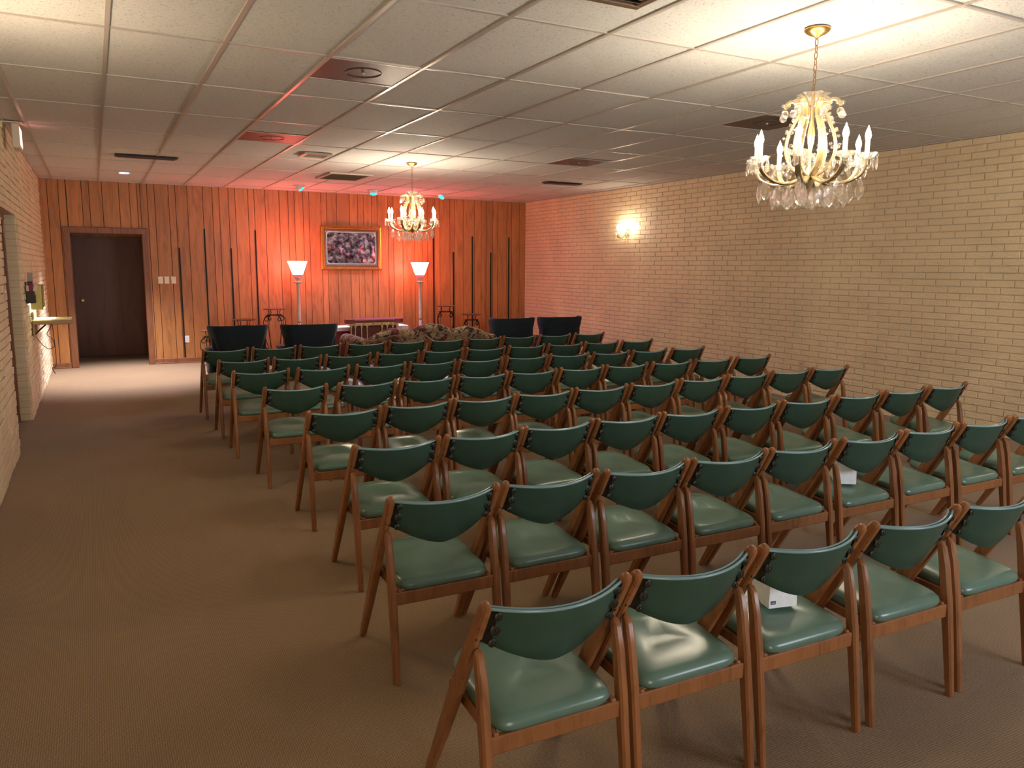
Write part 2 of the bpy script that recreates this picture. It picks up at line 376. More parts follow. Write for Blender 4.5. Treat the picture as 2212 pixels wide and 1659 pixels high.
# right wall
m = MB().box(XR, XR+.15, YB-.1, YF+.1, -.02, H+.03)
wr = struct(m.build('wall_right', mortar_m, smooth=0), 'cream painted brick wall on the right with a candle sconce')
rows = brick_rows(YB, YF, [])
scored = []
for (u, v, z) in rows:
    s = 0
    if v-u > BL*.9:
        p, q = proj((XR, u, z)), proj((XR, v, z))
        if p and q and 0 < p[0] < 2212 and 0 < q[0] < 2212 and p[1] < 760: s = abs(p[0]-q[0])/p[2]
    scored.append((s, u, v, z))
scored.sort(key=lambda t: -t[0])
G = .0045
brick_meshes = []
for k in range(5):
    p, f = brick_geo(BL/2-G, BH/2-G, .0085+.0012*k, .003)
    brick_meshes.append(MB().add(p, f).mesh('brick', brick_m, 0))
for s, u, v, z in scored[:300]:
    o = link('brick', random.choice(brick_meshes), wr, (XR+.001, (u+v)/2, z))
    o.rotation_euler = (R(random.uniform(-.25, .25)), 0, R(-90+random.uniform(-.4, .4)))
field = MB()
for s, u, v, z in scored[300:]:
    p, f = brick_geo((v-u)/2-G, BH/2-G, .0085+random.uniform(0, .0055), .003)
    yc = (u+v)/2
    field.add([(XR+.001+y, yc-x, zz+z) for x, y, zz in p], f)
o = field.build('brick_field', brick_m, wr, smooth=0); o['kind'] = 'stuff'
# left wall with a doorway
DY0, DY1, DZ = 7.70, 9.33, 2.075
m = MB(); m.box(XL-.12, XL, YB-.1, DY0, -.02, H+.03); m.box(XL-.12, XL, DY1, YF+.1, -.02, H+.03); m.box(XL-.12, XL, DY0, DY1, DZ, H+.03)
wl = struct(m.build('wall_left', mortar_l, smooth=0), 'cream painted brick wall on the left with a dark doorway')
field = MB()
for u, v, z in brick_rows(YB, YF, [(DY0, DY1, DZ)]):
    p, f = brick_geo((v-u)/2-G, BH/2-G, .010+random.uniform(0, .010), .004)
    yc = (u+v)/2
    field.add([(XL-.001-y, yc+x, zz+z) for x, y, zz in p], f)
for r in range(30):            # bricks on the two doorway reveals
    z = (r+.5)*BH
    for yy, sgn in ((DY1, -1), (DY0, 1)):
        p, f = brick_geo(.055, BH/2-G, .008+random.uniform(0, .006), .004)
        field.add([(XL-.055-sgn*x*-1, yy-sgn*y, zz+z) for x, y, zz in p], f)
o = field.build('brick_field', brick_m, wl, smooth=0); o['kind'] = 'stuff'

# ------------------------------------------------------------------ far wall: random-width planks
OX0, OX1, OZ = -.30, .72, 2.085           # opening
m = MB(); m.box(XL-.1, OX0, YF+.012, YF+.14, -.02, H+.03); m.box(OX1, XR+.1, YF+.012, YF+.14, -.02, H+.03); m.box(OX0, OX1, YF+.012, YF+.14, OZ, H+.03)
wf = struct(m.build('wall_far', black_m, smooth=0), 'far wall of orange-brown random-width wood planks')
edges = []
for k in range(-2, 7):
    for e in (0, .105, .31, .41, .587, .82, .967, 1.073): edges.append(.82+1.2192*k+e)
edges = sorted([e for e in edges if XL+.02 < e < XR-.02]+[XL, XR])
def plank(x0, x1, z0, z1, y=YF, par=wf, mat=plank_m, g=.0032):
    MB().cbox(x0+g, x1-g, y, y+.013, z0, z1, .0025).build('plank', mat, par, smooth=0)
for a, b in zip(edges, edges[1:]):
    for u, v in ((a, min(b, OX0)), (max(a, OX0), min(b, OX1)), (max(a, OX1), b)):
        if v-u < .012: continue
        plank(u, v, OZ if (u >= OX0-.001 and v <= OX1+.001) else 0, H+.005)
# skirting, doorway casing
for n, (x0, x1) in enumerate(((XL, OX0-.09), (OX1+.07, XR))):
    m = MB().cbox(x0, x1, YF-.022, YF, 0, .085, .005); m.cbox(x0, x1, YF-.03, YF-.018, 0, .02, .004)
    struct(m.build('baseboard_far', casing_m, smooth=0), 'brown wooden skirting board along the plank wall')
t = struct(bpy.data.objects.new('trim_1', None), 'brown wooden casing around the far doorway'); COL.objects.link(t)
for x0, x1 in ((OX0-.085, OX0+.012), (OX1-.012, OX1+.075)):
    m = MB().cbox(x0, x1, YF-.028, YF+.15, 0, OZ+.075, .008); m.build('casing_side', casing_m, t, smooth=0)
MB().cbox(OX0-.085, OX1+.075, YF-.03, YF+.15, OZ-.012, OZ+.08, .008).build('casing_head', casing_m, t, smooth=0)
# vestibule
m = MB(); m.box(VX0-.1, VX0, YF+.12, VY+.1, 0, 2.5); m.box(VX1, VX1+.1, YF+.12, VY+.1, 0, 2.5); m.box(VX0, VX1, VY+.013, VY+.1, 0, 2.5)
wv_ = struct(m.build('wall_vestibule', plank_m, smooth=0), 'planked walls of the small dark lobby behind the far doorway')
MB().box(VX0-.1, VX1+.1, YF+.12, VY+.1, 2.4, 2.5).build('lobby_ceiling', tile_m, wv_, smooth=0)
DX0, DX1, DTZ = -.30, .80, 2.04
e2 = [VX0]+[e for e in edges if VX0+.03 < e < VX1-.03]+[VX1]
for a, b in zip(e2, e2[1:]): plank(a, b, DTZ+.02 if b > DX0 and a < DX1 else 0, 2.4, VY, wv_)
yy = YF+.16
while yy < VY-.03:
    MB().cbox(VX1-.012, VX1, yy+.004, min(yy+.2, VY)-.004, 0, 2.4, .003).build('plank', plank_m, wv_, smooth=0); yy += .2
d = struct(bpy.data.objects.new('door_1', None), 'plain dark brown door at the back of the lobby'); COL.objects.link(d)
MB().cbox(DX0, DX1, VY-.02, VY+.02, .006, DTZ, .004).build('door_leaf', door_m, d, smooth=0)
for x0, x1 in ((DX0-.07, DX0+.004), (DX1-.004, DX1+.07)): MB().cbox(x0, x1, VY-.04, VY+.01, 0, DTZ+.06, .006).build('door_frame', casing_m, d, smooth=0)
MB().cbox(DX0-.07, DX1+.07, VY-.042, VY+.01, DTZ-.004, DTZ+.022, .004).build('door_frame', casing_m, d, smooth=0)
kn = MB().lathe([(.001, .075), (.02, .073), (.028, .06), (.024, .045), (.011, .036), (.011, .008), (.03, .006), (.032, 0)], 18, (0, 0, 0), True, Matrix.Rotation(R(90), 3, 'X').to_4x4())
kn.build('door_knob', brass_m, d, (DX0+.10, VY-.02, .98))
# door in the left wall
d2 = struct(bpy.data.objects.new('door_2', None), 'dark brown door set back in the left brick wall'); COL.objects.link(d2)
MB().cbox(XL-.18, XL-.135, DY0+.02, DY1-.02, .004, DZ-.02, .004).build('door_leaf', door_m, d2, smooth=0)
for y0, y1 in ((DY0-.01, DY0+.06), (DY1-.06, DY1+.01)): MB().cbox(XL-.19, XL-.095, y0, y1, 0, DZ, .005).build('door_frame', casing_m, d2, smooth=0)
MB().cbox(XL-.19, XL-.095, DY0, DY1, DZ-.06, DZ+.01, .005).build('door_frame', casing_m, d2, smooth=0)
# back wall (behind the camera); window and doorway added for fill light
m = MB(); m.box(XL-.1, 0, YB-.12, YB, 0, H+.03); m.box(1.1, 3.5, YB-.12, YB, 0, H+.03); m.box(0, 1.1, YB-.12, YB, 2.1, H+.03); m.box(5.7, XR+.1, YB-.12, YB, 0, H+.03); m.box(3.5, 5.7, YB-.12, YB, 0, .9); m.box(3.5, 5.7, YB-.12, YB, 2.2, H+.03)
struct(m.build('wall_back', plank_m, smooth=0), 'plank wall behind the viewer with an added window and doorway')
t = struct(bpy.data.objects.new('trim_2', None), 'wooden casing of the doorway added behind the viewer for fill light'); COL.objects.link(t)
for x0, x1, z0, z1 in ((-.08, 0, 0, 2.18), (1.1, 1.18, 0, 2.18), (0, 1.1, 2.1, 2.18)): MB().cbox(x0, x1, YB-.13, YB+.02, z0, z1, .005).build('casing', casing_m, t, smooth=0)
wi = struct(bpy.data.objects.new('window_fill_1', None), 'wide unseen window added behind the viewer for fill light'); COL.objects.link(wi)
for x in (3.5, 4.58, 5.66): MB().box(x, x+.04, YB-.1, YB-.04, .9, 2.2).build('window_frame', casing_m, wi, smooth=0)
for z in (.9, 2.16): MB().box(3.5, 5.7, YB-.1, YB-.04, z, z+.04).build('window_frame', casing_m, wi, smooth=0)

# ------------------------------------------------------------------ folding chairs
ROWS = {
 1: [(1.062, 1.719, -0.6), (1.544, 1.718, -0.1), (2.032, 1.708, -0.9), (2.545, 1.702, -0.8), (3.045, 1.702, -1.0)],
 2: [(1.155, 2.726, -0.8), (1.643, 2.73, 0.3), (2.121, 2.704, 0.2), (2.6, 2.695, -0.3), (3.078, 2.691, 0.8), (3.59, 2.691, -0.2), (4.083, 2.692, 0.4), (4.567, 2.678, 0.4), (5.062, 2.678, 1.0)],
 3: [(1.291, 3.647, 1.4), (1.786, 3.666, 0.8), (2.264, 3.692, 1.7), (2.742, 3.688, 0.1), (3.22, 3.686, 0.5), (3.725, 3.683, 1.1), (4.223, 3.679, -0.9), (4.729, 3.674, 0.2), (5.228, 3.673, 1.5), (5.73, 3.677, 1.3)],
 4: [(1.308, 4.643, -0.0), (1.801, 4.678, 0.8), (2.284, 4.691, 0.3), (2.773, 4.728, 0.0), (3.265, 4.739, 0.5), (3.772, 4.764, 2.0), (4.282, 4.791, 1.0), (4.789, 4.809, 0.6), (5.305, 4.826, 0.8), (5.8, 4.834, 0.4)],
 5: [(1.251, 5.712, 0.7), (1.788, 5.707, 1.2), (2.285, 5.716, 1.3), (2.775, 5.742, 0.8), (3.263, 5.757, 1.8), (3.765, 5.776, 1.5), (4.255, 5.78, 0.3), (4.777, 5.784, 0.2), (5.3, 5.795, -0.5), (5.832, 5.802, 1.1)],
 6: [(1.189, 6.722, -0.9), (1.714, 6.722, 2.0), (2.237, 6.732, -0.9), (2.735, 6.727, 0.8), (3.234, 6.732, 0.9), (3.747, 6.744, 0.3), (4.245, 6.752, -0.3), (4.752, 6.735, 2.0), (5.258, 6.74, 2.0), (5.799, 6.754, 0.9)],
 7: [(1.189, 7.587, 0.8), (1.69, 7.602, 1.3), (2.195, 7.622, -0.6), (2.718, 7.627, 1.0), (3.227, 7.644, 1.7), (3.735, 7.652, -0.8), (4.27, 7.697, 1.0), (4.791, 7.714, 1.1), (5.308, 7.728, -1.7), (5.83, 7.731, 0.8)],
 8: [(1.174, 8.637, 2.0), (1.679, 8.659, 0.6), (2.188, 8.697, -0.5), (2.721, 8.707, -2.0), (3.234, 8.732, 2.0), (3.749, 8.752, 0.6), (4.263, 8.777, -0.7), (4.769, 8.798, -0.4), (5.314, 8.818, -0.7), (5.868, 8.841, -0.2)],
}
LX = .221      # leg half spacing
def bar(path, wx, wd, x):
    # rounded bar in the YZ plane at local x; wx thickness in x, wd list of depths
    rings = []; P = [Vector((x, y, z)) for y, z in path]
    for i, p in enumerate(P):
        t = (P[min(i+1, len(P)-1)]-P[max(i-1, 0)]).normalized(); q = Vector((0, -t.z, t.y))
        a, b = (wx[i] if isinstance(wx, list) else wx)/2, wd[i]/2; c = min(a, b)*.45
        pts = [(-a+c, -b), (a-c, -b), (a, -b+c), (a, b-c), (a-c, b), (-a+c, b), (-a, b-c), (-a, -b+c)]
        rings.append([p+Vector((u, 0, 0))+q*v for u, v in pts])
    return MB().loft(rings)
def make_chair():
    t = thing('folding_chair', (0, 0, 0), 'x', 'chair')
    for s in (-1, 1):
        path = [(.424, 0), (.418, .012), (.30, .215), (.205, .385), (.12, .53), (.055, .64), (.012, .712), (.004, .725), (0, .734), (-.002, .738)]
        bar(path, [.024, .026, .029, .030, .030, .029, .029, .027, .020, .008], [.026, .030, .044, .052, .048, .042, .036, .033, .024, .010], s*LX).build('back_post', chair_wood, t)
        path = [(-.036, 0), (-.034, .008), (-.012, .19), (.012, .37), (.032, .50), (.046, .56), (.054, .578), (.058, .585)]
        bar(path, [.022, .025, .028, .029, .028, .026, .022, .010], [.024, .028, .034, .040, .036, .030, .018, .006], s*(LX-.001)).build('rear_leg', chair_wood, t)
        MB().cbox(s*(LX-.032)-.009, s*(LX-.032)+.009, .02, .33, .325, .362, .004, Matrix.Rotation(R(3.0), 4, 'X')).build('side_rail', chair_wood, t)
    MB().cbox(-LX+.012, LX-.012, -.002, .020, .302, .354, .004).build('rear_rail', chair_wood, t)
    MB().cbox(-LX+.012, LX-.012, .268, .290, .318, .362, .004).build('front_rail', chair_wood, t)
    # seat
    out = []; n = 44
    for k in range(n):
        a = 2*math.pi*k/n; ca, sa = math.cos(a), math.sin(a)
        e = 2/8.0 if sa < 0 else 2/3.4
        x = math.copysign(abs(ca)**e, ca); y = math.copysign(abs(sa)**e, sa)
        out.append((x*(.1915-.001*y), .197+.203*y))
    rings = []
    for sc, dz in ((.93, -.014), (.975, -.012), (1, -.002), (1.0, .006), (.985, .016), (.94, .026), (.85, .034), (.65, .043), (.4, .048), (.15, .05)):
        rings.append([(x*sc, .197+(y-.197)*sc, .370+.085*(y-.01)+dz) for x, y in out])
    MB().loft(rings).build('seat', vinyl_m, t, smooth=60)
    # backrest panel
    nu, hw = 20, LX-.013
    def pt(u, v, off):   # u -1..1, v 0 bottom..1 top, off + = rear
        zt = .714-.010*(1-u*u); zb = .516+.088*abs(u)**1.5
        z = zb+(zt-zb)*v
        y = (.735-z)*.42+.012-.072*(1-u*u)
        ang = .144*u/hw                    # slope dy/dx
        nx, ny = ang, -1; L = math.hypot(nx, ny)
        return Vector((u*hw+nx/L*off, y+ny/L*off, z))
    rings = []
    for i in range(nu+1):
        u = -1+2*i/nu; th = .0095
        rr = [pt(u, v, th*w_) for v, w_ in ((.02, .6), (.0, 0), (.02, -.7), (.3, -1), (.7, -1), (.97, -.8), (1, 0), (.97, .8), (.7, 1), (.3, 1))]
        rings.append(rr)
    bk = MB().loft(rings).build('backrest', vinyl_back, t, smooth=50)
    m = MB()
    for off in (.0085, -.006): m.tube([pt(-1+2*i/nu, .985, off)+Vector((0, 0, .002)) for i in range(nu+1)], .0046, 6)
    m.build('piping', piping_m, bk, smooth=60)
    for s in (-1, 1):
        h = MB(); seq = [(-1.0, .06), (-1.0, .95)]
        base = [pt(s*1.0, v, .013) for v in (.04, .93)]; ins = [pt(s*.88, v, .0135) for v in (.05, .95)]
        outp = [p+Vector((s*.020, .004, 0)) for p in base]
        def slab(q, dth=.0035):
            a = [Vector(p) for p in q]; b_ = [p+Vector((0, -dth, 0)) for p in a]
            h.loft([a, b_])
        slab([outp[0], base[0], base[1], outp[1]]); slab([base[0], ins[0], ins[1], base[1]])
        h.tube([base[0]+Vector((0, -.003, 0)), base[1]+Vector((0, -.003, 0))], .0042, 6)
        for v in (.14, .5, .86):
            c = pt(s*.865, v, .0145); r_ = .016 if v == .5 else .012
            h.lathe([(r_, 0), (r_, .003), (r_*.8, .004)], 12, c, True, Matrix.Rotation(R(90), 3, 'X').to_4x4())
            for cc in (c, pt(s*1.0, v, .017)+Vector((s*.012, 0, 0))): h.ball(cc+Vector((0, -.0045, 0)), .0036, 6, 4)
        h.build('hinge_plate', bronze_m, bk, smooth=30)
    return t
chair0 = make_chair(); note_kids()
ORD = ['first', 'second', 'third', 'fourth', 'fifth', 'sixth', 'seventh', 'eighth', 'ninth', 'tenth']
ROWN = {1: 'in the row nearest the viewer', 2: 'in the second nearest row', 3: 'in the third nearest row', 4: 'in the fourth nearest row', 5: 'in the fourth row from the sofa',
        6: 'in the third row from the sofa', 7: 'in the second row from the sofa', 8: 'in the row right behind the sofa'}
first = True
for r, l in ROWS.items():
    for n, (x, y, a) in enumerate(l):
        o = chair0 if first else copy_tree(chair0); first = False
        o.location = (x, y, 0); o.rotation_euler = (0, 0, R(a))
        o['label'] = 'green vinyl wooden folding chair, %s from the left %s' % (ORD[n], ROWN[r]); o['group'] = 'green folding chairs in rows'

# ------------------------------------------------------------------ wing chairs
def make_wing():
    t = thing('wing_chair', (0, 0, 0), 'x', 'armchair')
    # shell: thick U-shaped back lofted upwards. local -y = rear (towards the viewer)
    N_ = 26
    def plan(w_, d, th, z, lean):
        outl, inn = [], []
        for k in range(N_+1):
            s = -1+2*k/N_
            x = w_*math.copysign(min(1, abs(s)*1.18)**.9, s) if abs(s) < .85 else w_*math.copysign(1+.02*(abs(s)-.85)/.15, s)
            y = -.02+.10*abs(s)**3 if abs(s) < .7 else -.02+.10*.343+(abs(s)-.7)/.3*d
            outl.append((x, y-lean, z)); inn.append((x*(1-th/w_), y-lean+th*(1 if abs(s) < .8 else .25), z))
        return outl+inn[::-1]
    lv = [(.16, .285, .40, .09), (.40, .285, .38, .09), (.52, .30, .24, .085), (.62, .325, .20, .08), (.72, .35, .215, .07), (.80, .366, .22, .06), (.828, .366, .21, .045), (.84, .355, .19, .02)]
    rings = [plan(w_, d, th, z, .10*max(0, z-.35)) for z, w_, d, th in lv]
    back = MB().loft(rings).build('back', navy_m, t, smooth=60)
    m = MB()
    for k in range(9):
        x = -.30+.075*k; m.tube([(x, .09-.03*(1-abs(x)/.4), z) for z in (.44, .6, .74, .8)], [.02, .036, .036, .02], 8)
    m.build('channel_tufting', navy_m, t, smooth=60)
    MB().cbox(-.265, .265, .06, .62, .30, .44, .05).build('seat_cushion', navy_m, t, smooth=60)
    MB().cbox(-.29, .29, .02, .60, .15, .31, .02).build('seat_base', navy_m, t, smooth=30)
    for s in (-1, 1):
        MB().cbox(s*.315-.045, s*.315+.045, .10, .56, .16, .50, .035).build('arm', navy_m, t, smooth=60)
        MB().cbox(s*.315-.055, s*.315+.055, .08, .58, .47, .54, .03).build('arm_roll', navy_m, t, smooth=60)
        MB().lathe([(.012, 0), (.022, .006), (.022, .03), (.016, .05), (.024, .10), (.03, .16)], 12, (s*.25, .04, 0)).build('leg', foot_wood, t)
        MB().lathe([(.012, 0), (.022, .006), (.022, .03), (.016, .05), (.024, .10), (.03, .16)], 12, (s*.25, .54, 0)).build('leg', foot_wood, t)
    return t
wing0 = make_wing(); note_kids()
for q, (x, y, a, lb) in enumerate([(1.60, 10.44, 0, 'dark navy wing chair furthest left, behind the first folding chairs'), (2.49, 10.34, -1, 'dark navy wing chair just left of the floral sofa'),
        (5.58, 10.42, 0, 'dark navy wing chair just right of the floral sofa'), (6.42, 10.42, -2, 'dark navy wing chair furthest right, by the brick wall')]):
    o = wing0 if q == 0 else copy_tree(wing0)
    o.location = (x, y, 0); o.rotation_euler = (0, 0, R(a)); o['label'] = lb; o['group'] = 'navy wing chairs facing the plank wall'

# ------------------------------------------------------------------ sofa
so = thing('camelback_sofa', (4.07, 10.06, 0), 'floral tapestry camelback sofa seen from behind, between the navy wing chairs', 'sofa')
def sofa_h(x):
    a = abs(x)
    if a < .30: return .735+.085*math.cos(a/.30*math.pi/2)**.8
    if a < .55: return .735+.04*math.sin((a-.30)/.25*math.pi/2)
    return .775-.155*((a-.55)/.38)**1.6
rings = []; welt = []
for i in range(61):
    x = -.93+1.86*i/60; h = sofa_h(x); r = .06
    sec = [(0.03, .22), (.012, .40), (.0, h-.14), (-.012, h-.105)]
    sec += [(.035-.068*math.cos(a), h-r+r*math.sin(a)) for a in [R(v) for v in (-20, 10, 40, 65, 90, 115, 140, 170)]]
    sec += [(.13, h-.13), (.17, .40), (.19, .22)]
    rings.append([(x, y, z) for y, z in sec]); welt.append((x, -.018, h-.098))
MB().loft(rings).build('back', tap_m, so, smooth=50)
MB().tube(welt, .006, 6).build('welt', welt_m, so)
for s in (-1, 1):
    m = MB(); prof = []
    for y, rr in ((.02, .075), (.05, .092), (.86, .098), (.92, .09), (.945, .03)):
        prof.append([(s*(.93+.02)+rr*math.cos(2*math.pi*k/20), y, .555+rr*math.sin(2*math.pi*k/20)) for k in range(20)])
    m.loft(prof); m.build('arm_roll', tap_m, so, smooth=60)
    MB().cbox(s*.90-.06, s*.90+.06, .03, .88, .20, .53, .02).build('arm_panel', tap_m, so, smooth=30)
    for yy in (.06, .84): MB().lathe([(.014, 0), (.022, .02), (.018, .06), (.032, .14), (.034, .22)], 12, (s*.85, yy, 0)).build('leg', foot_wood, so)
MB().cbox(-.87, .87, .05, .86, .20, .34, .015).build('seat_base', tap_m, so, smooth=30)
for k in range(3): MB().cbox(-.835+.557*k, -.835+.557*(k+1)-.004, .18, .88, .33, .47, .035).build('seat_cushion', tap_m, so, smooth=60)

# ------------------------------------------------------------------ kneeler and bier in front of the plank wall
kn_ = thing('prayer_kneeler', (4.075, 12.62, 0), 'burgundy padded kneeler with cream gilt colonnettes behind the sofa', 'kneeler')
MB().cbox(-.44, .44, -.05, .20, .675, .735, .018).build('padded_top', burg_m, kn_, smooth=30)
for s in (-1, 1):
    c = [(s*.42+.085*math.cos(R(60*k+30)), -.01+.085*math.sin(R(60*k+30))) for k in range(6)]
    MB().loft([[(x, y, z) for x, y in c] for z in (.665, .732)]).build('top_end_block', burg_m, kn_, smooth=20)
MB().cbox(-.42, .42, -.035, .18, .625, .676, .004).build('frieze', cream_gold, kn_, smooth=0)
for k in range(16): MB().cbox(-.415+.052*k, -.375+.052*k, -.040, -.030, .633, .668, .003).build('frieze_block', brass_m if k % 3 == 1 else cream_gold, kn_, smooth=0)
MB().box(-.40, .40, .02, .05, .12, .63).build('front_panel', panel_burg, kn_, smooth=0)
MB().cbox(-.45, .45, -.06, .20, 0, .12, .01).build('kneeling_base', panel_burg, kn_, smooth=0)
MB().cbox(-.42, .42, .06, .19, .12, .17, .02).build('knee_pad', burg_m, kn_, smooth=30)
for x in (-.395, -.325, -.22, -.125, .13, .223, .32, .41):
    MB().lathe([(.018, .12), (.018, .135), (.011, .15), (.010, .33), (.016, .345), (.010, .36), (.009, .58), (.018, .60), (.018, .626)], 10, (x, -.015, 0)).build('colonnette', cream_gold, kn_)
bi = thing('bier_table', (4.04, 13.08, 0), 'low white-topped bier table with burgundy skirt behind the kneeler', 'table')
MB().cbox(-.74, .74, -.20, .20, .52, .59, .008).build('table_top', white_cloth, bi, smooth=0)
rings = []
for z in (.0, .52):
    n = 80; rg = []
    for k in range(n):
        s = k/n*4; i, f = int(s), s-int(s); c = [(-1, -1), (1, -1), (1, 1), (-1, 1), (-1, -1)]
        x = .70*(c[i][0]+(c[i+1][0]-c[i][0])*f); y = .17*(c[i][1]+(c[i+1][1]-c[i][1])*f); wv = 1+.012*math.sin(k*2.4)*(1.5 if z == 0 else .4)
        rg.append((x*wv, y*wv, z))
    rings.append(rg)
MB().loft(rings).build('skirt', skirt_m, bi, smooth=60)

# ------------------------------------------------------------------ torchiere floor lamps
def make_torch():
    t = thing('torchiere_lamp', (0, 0, 0), 'x', 'floor lamp')
    MB().lathe([(.15, 0), (.155, .015), (.13, .03), (.06, .05), (.03, .09), (.025, .12)], 24).build('base', pole_m, t)
    m = MB()
    for q in range(3):
        m.tube([(.014*math.cos(z*22+q*2.094), .014*math.sin(z*22+q*2.094), z) for z in [.11+.54*i/60 for i in range(61)]], .014, 7)
    m.build('twisted_column', white_cloth, t)
    MB().lathe([(.024, .645), (.03, .65), (.03, .668), (.024, .674)], 16).build('collar', brass_dark, t)
    MB().lathe([(.027, .67), (.028, .9), (.024, 1.28), (.03, 1.29), (.03, 1.305), (.082, 1.318), (.085, 1.328), (.05, 1.335), (.024, 1.345), (.022, 1.36), (.05, 1.385), (.062, 1.405), (.055, 1.41)], 20).build('pole', pole_m, t)
    MB().lathe([(.045, 1.405), (.066, 1.415), (.078, 1.445), (.080, 1.452)], 28, cap=False).build('shade_collar', shade_low, t)
    sh = [(.080, 1.45), (.105, 1.51), (.128, 1.58), (.146, 1.635), (.158, 1.65), (.161, 1.665), (.155, 1.672), (.148, 1.655), (.138, 1.63), (.118, 1.575), (.095, 1.51), (.070, 1.455)]
    MB().lathe(sh, 32, cap=False).build('lamp_shade', shade_m, t, smooth=60)
    return t
to0 = make_torch(); note_kids(); to0.location = (3.012, 13.36, 0); to0['label'] = 'lit torchiere floor lamp with milk glass shade, left of the framed picture'; to0['group'] = 'pair of torchiere lamps'
o = copy_tree(to0); o.location = (5.185, 13.36, 0); o['label'] = 'lit torchiere floor lamp with milk glass shade, right of the framed picture'

# ------------------------------------------------------------------ wrought-iron plant stands
def make_stand(name, x, y, h, label):
    t = thing(name, (x, y, 0), label, 'plant stand', 'wrought-iron plant stands along the plank wall')
    MB().lathe([(.01, h-.012), (.17, h-.012), (.183, h), (.178, h+.003), (.165, h-.006), (.01, h-.006)], 28).build('dish', dish_m, t)
    MB().tube([(.125*math.cos(2*math.pi*k/24), .125*math.sin(2*math.pi*k/24), h-.105) for k in range(24)], .006, 6, loop=True).build('ring', iron_m, t)
    for q in range(4):
        a = q*math.pi/2+R(20); ca, sa = math.cos(a), math.sin(a)
        rad = lambda l: [(r*ca, r*sa, z) for r, z in l]
        MB().tube(rad([(.10, h-.012), (.115, h-.03), (.095, h-.06), (.105, h-.09), (.12, h-.105)]), .006, 6).build('neck_bar', iron_m, t)
        sc = []
        for k in range(14):
            th = R(-250+k*28); rr = .018+.0026*k; sc.append((.135+rr*math.cos(th)*1.1, h-.165+rr*math.sin(th)))
        leg = [(.187, h-.155), (.203, h-.20), (.20, h-.27), (.17, (h-.2)*.6), (.12, (h-.2)*.33), (.10, .12), (.11, .06), (.15, .012), (.175, .010)]
        MB().tube(rad(sc+leg), .0065, 6).build('leg', iron_m, t, smooth=60)
    MB().tube([(.105*math.cos(2*math.pi*k/20), .105*math.sin(2*math.pi*k/20), .13) for k in range(20)], .005, 6, loop=True).build('lower_ring', iron_m, t)
    return t
make_stand('plant_stand', 1.60, 13.2, .58, 'short black wrought-iron plant stand half hidden behind the leftmost wing chair')
make_stand('plant_stand', 2.09, 13.2, .735, 'medium black wrought-iron plant stand showing just above the leftmost wing chair')
make_stand('plant_stand', 2.575, 13.2, .90, 'tall black wrought-iron plant stand left of the left floor lamp')
make_stand('plant_stand', 5.615, 13.2, .895, 'tall black wrought-iron plant stand right of the right floor lamp')
make_stand('plant_stand', 6.135, 13.2, .733, 'medium black wrought-iron plant stand near the right-hand wing chairs')

# ------------------------------------------------------------------ shelf standards on the far wall
SL = ['short black vertical strip beside the light switches', 'tall black vertical strip, second from the doorway', 'short black vertical strip, third from the doorway', 'tall black vertical strip left of the left floor lamp',
      'tall black vertical strip just right of the right floor lamp', 'short black vertical strip above the tall right plant stand', 'tall black vertical strip behind the medium right plant stand', 'short black vertical strip, second from the brick corner', 'tall black vertical strip nearest the brick corner']
for q, (x, z) in enumerate([(1.249, 1.875), (1.642, 2.183), (2.047, 1.878), (2.447, 2.185), (5.668, 2.18), (6.073, 1.873), (6.471, 2.177), (6.869, 1.875), (7.264, 2.177)]):
    m = MB(); m.box(x-.011, x+.011, YF-.006, YF+.002, .09, z); m.box(x-.011, x-.006, YF-.012, YF, .09, z); m.box(x+.006, x+.011, YF-.012, YF, .09, z)
    tag(m.build('shelf_standard', black_m, smooth=0), SL[q]+' on the plank wall', 'wall strip', 'black strips on the plank wall')

# ------------------------------------------------------------------ switches, outlets, cover plate
for q, x in enumerate((.945, 1.037, 1.138)):
    t = thing('light_switch', (x, YF, 1.355), ['ivory toggle switch plate nearest the far doorway', 'ivory dimmer plate in the middle of the three switches', 'ivory dimmer plate nearest the short black strip'][q], 'light switch', 'switch plates beside the far doorway')
    MB().cbox(-.036, .036, -.008, 0, -.058, .058, .004).build('cover_plate', white_plastic, t, smooth=0)
    if q == 0: MB().cbox(-.005, .005, -.02, -.006, -.012, .012, .002).build('toggle', white_plastic, t, smooth=0)
    else: MB().lathe([(.016, 0), (.015, .014), (.012, .016)], 16, (0, -.006, 0), True, Matrix.Rotation(R(90), 3, 'X').to_4x4()).build('dimmer_knob', outlet_white, t)
def outlet(name, loc, rz, mat, label):
    t = thing(name, loc, label, 'outlet', None, rz)
    MB().cbox(-.036, .036, -.007, 0, -.058, .058, .004).build('cover_plate', mat, t, smooth=0)
    for z in (-.022, .022):
        r = MB().cbox(-.017, .017, -.010, -.005, z-.014, z+.014, .004).build('receptacle', mat, t, smooth=0)
        MB().box(-.008, -.005, -.0105, -.0095, z-.006, z+.006).box(.005, .008, -.0105, -.0095, z-.006, z+.006).build('slot', outlet_dark, r, smooth=0)
outlet('wall_outlet', (1.292, YF, .39), 0, outlet_white, 'white double outlet low on the plank wall beside a black strip')
outlet('wall_outlet', (XR-.012, 6.797, .42), R(-90), outlet_brown, 'tan painted outlet low on the right brick wall')
m = MB().cbox(3.562, 3.648, YF-.012, YF, 2.547, 2.683, .004); m.cbox(3.575, 3.635, YF-.016, YF-.01, 2.56, 2.67, .003)
tag(m.build('wood_cover_plate', plank_m, smooth=0), 'small wood-coloured cover plate high above the framed picture', 'cover plate')
t = thing('wall_plate', (XL+.012, 7.47, 1.376), 'grey switch plate on the left brick wall beside the dark doorway', 'switch plate')
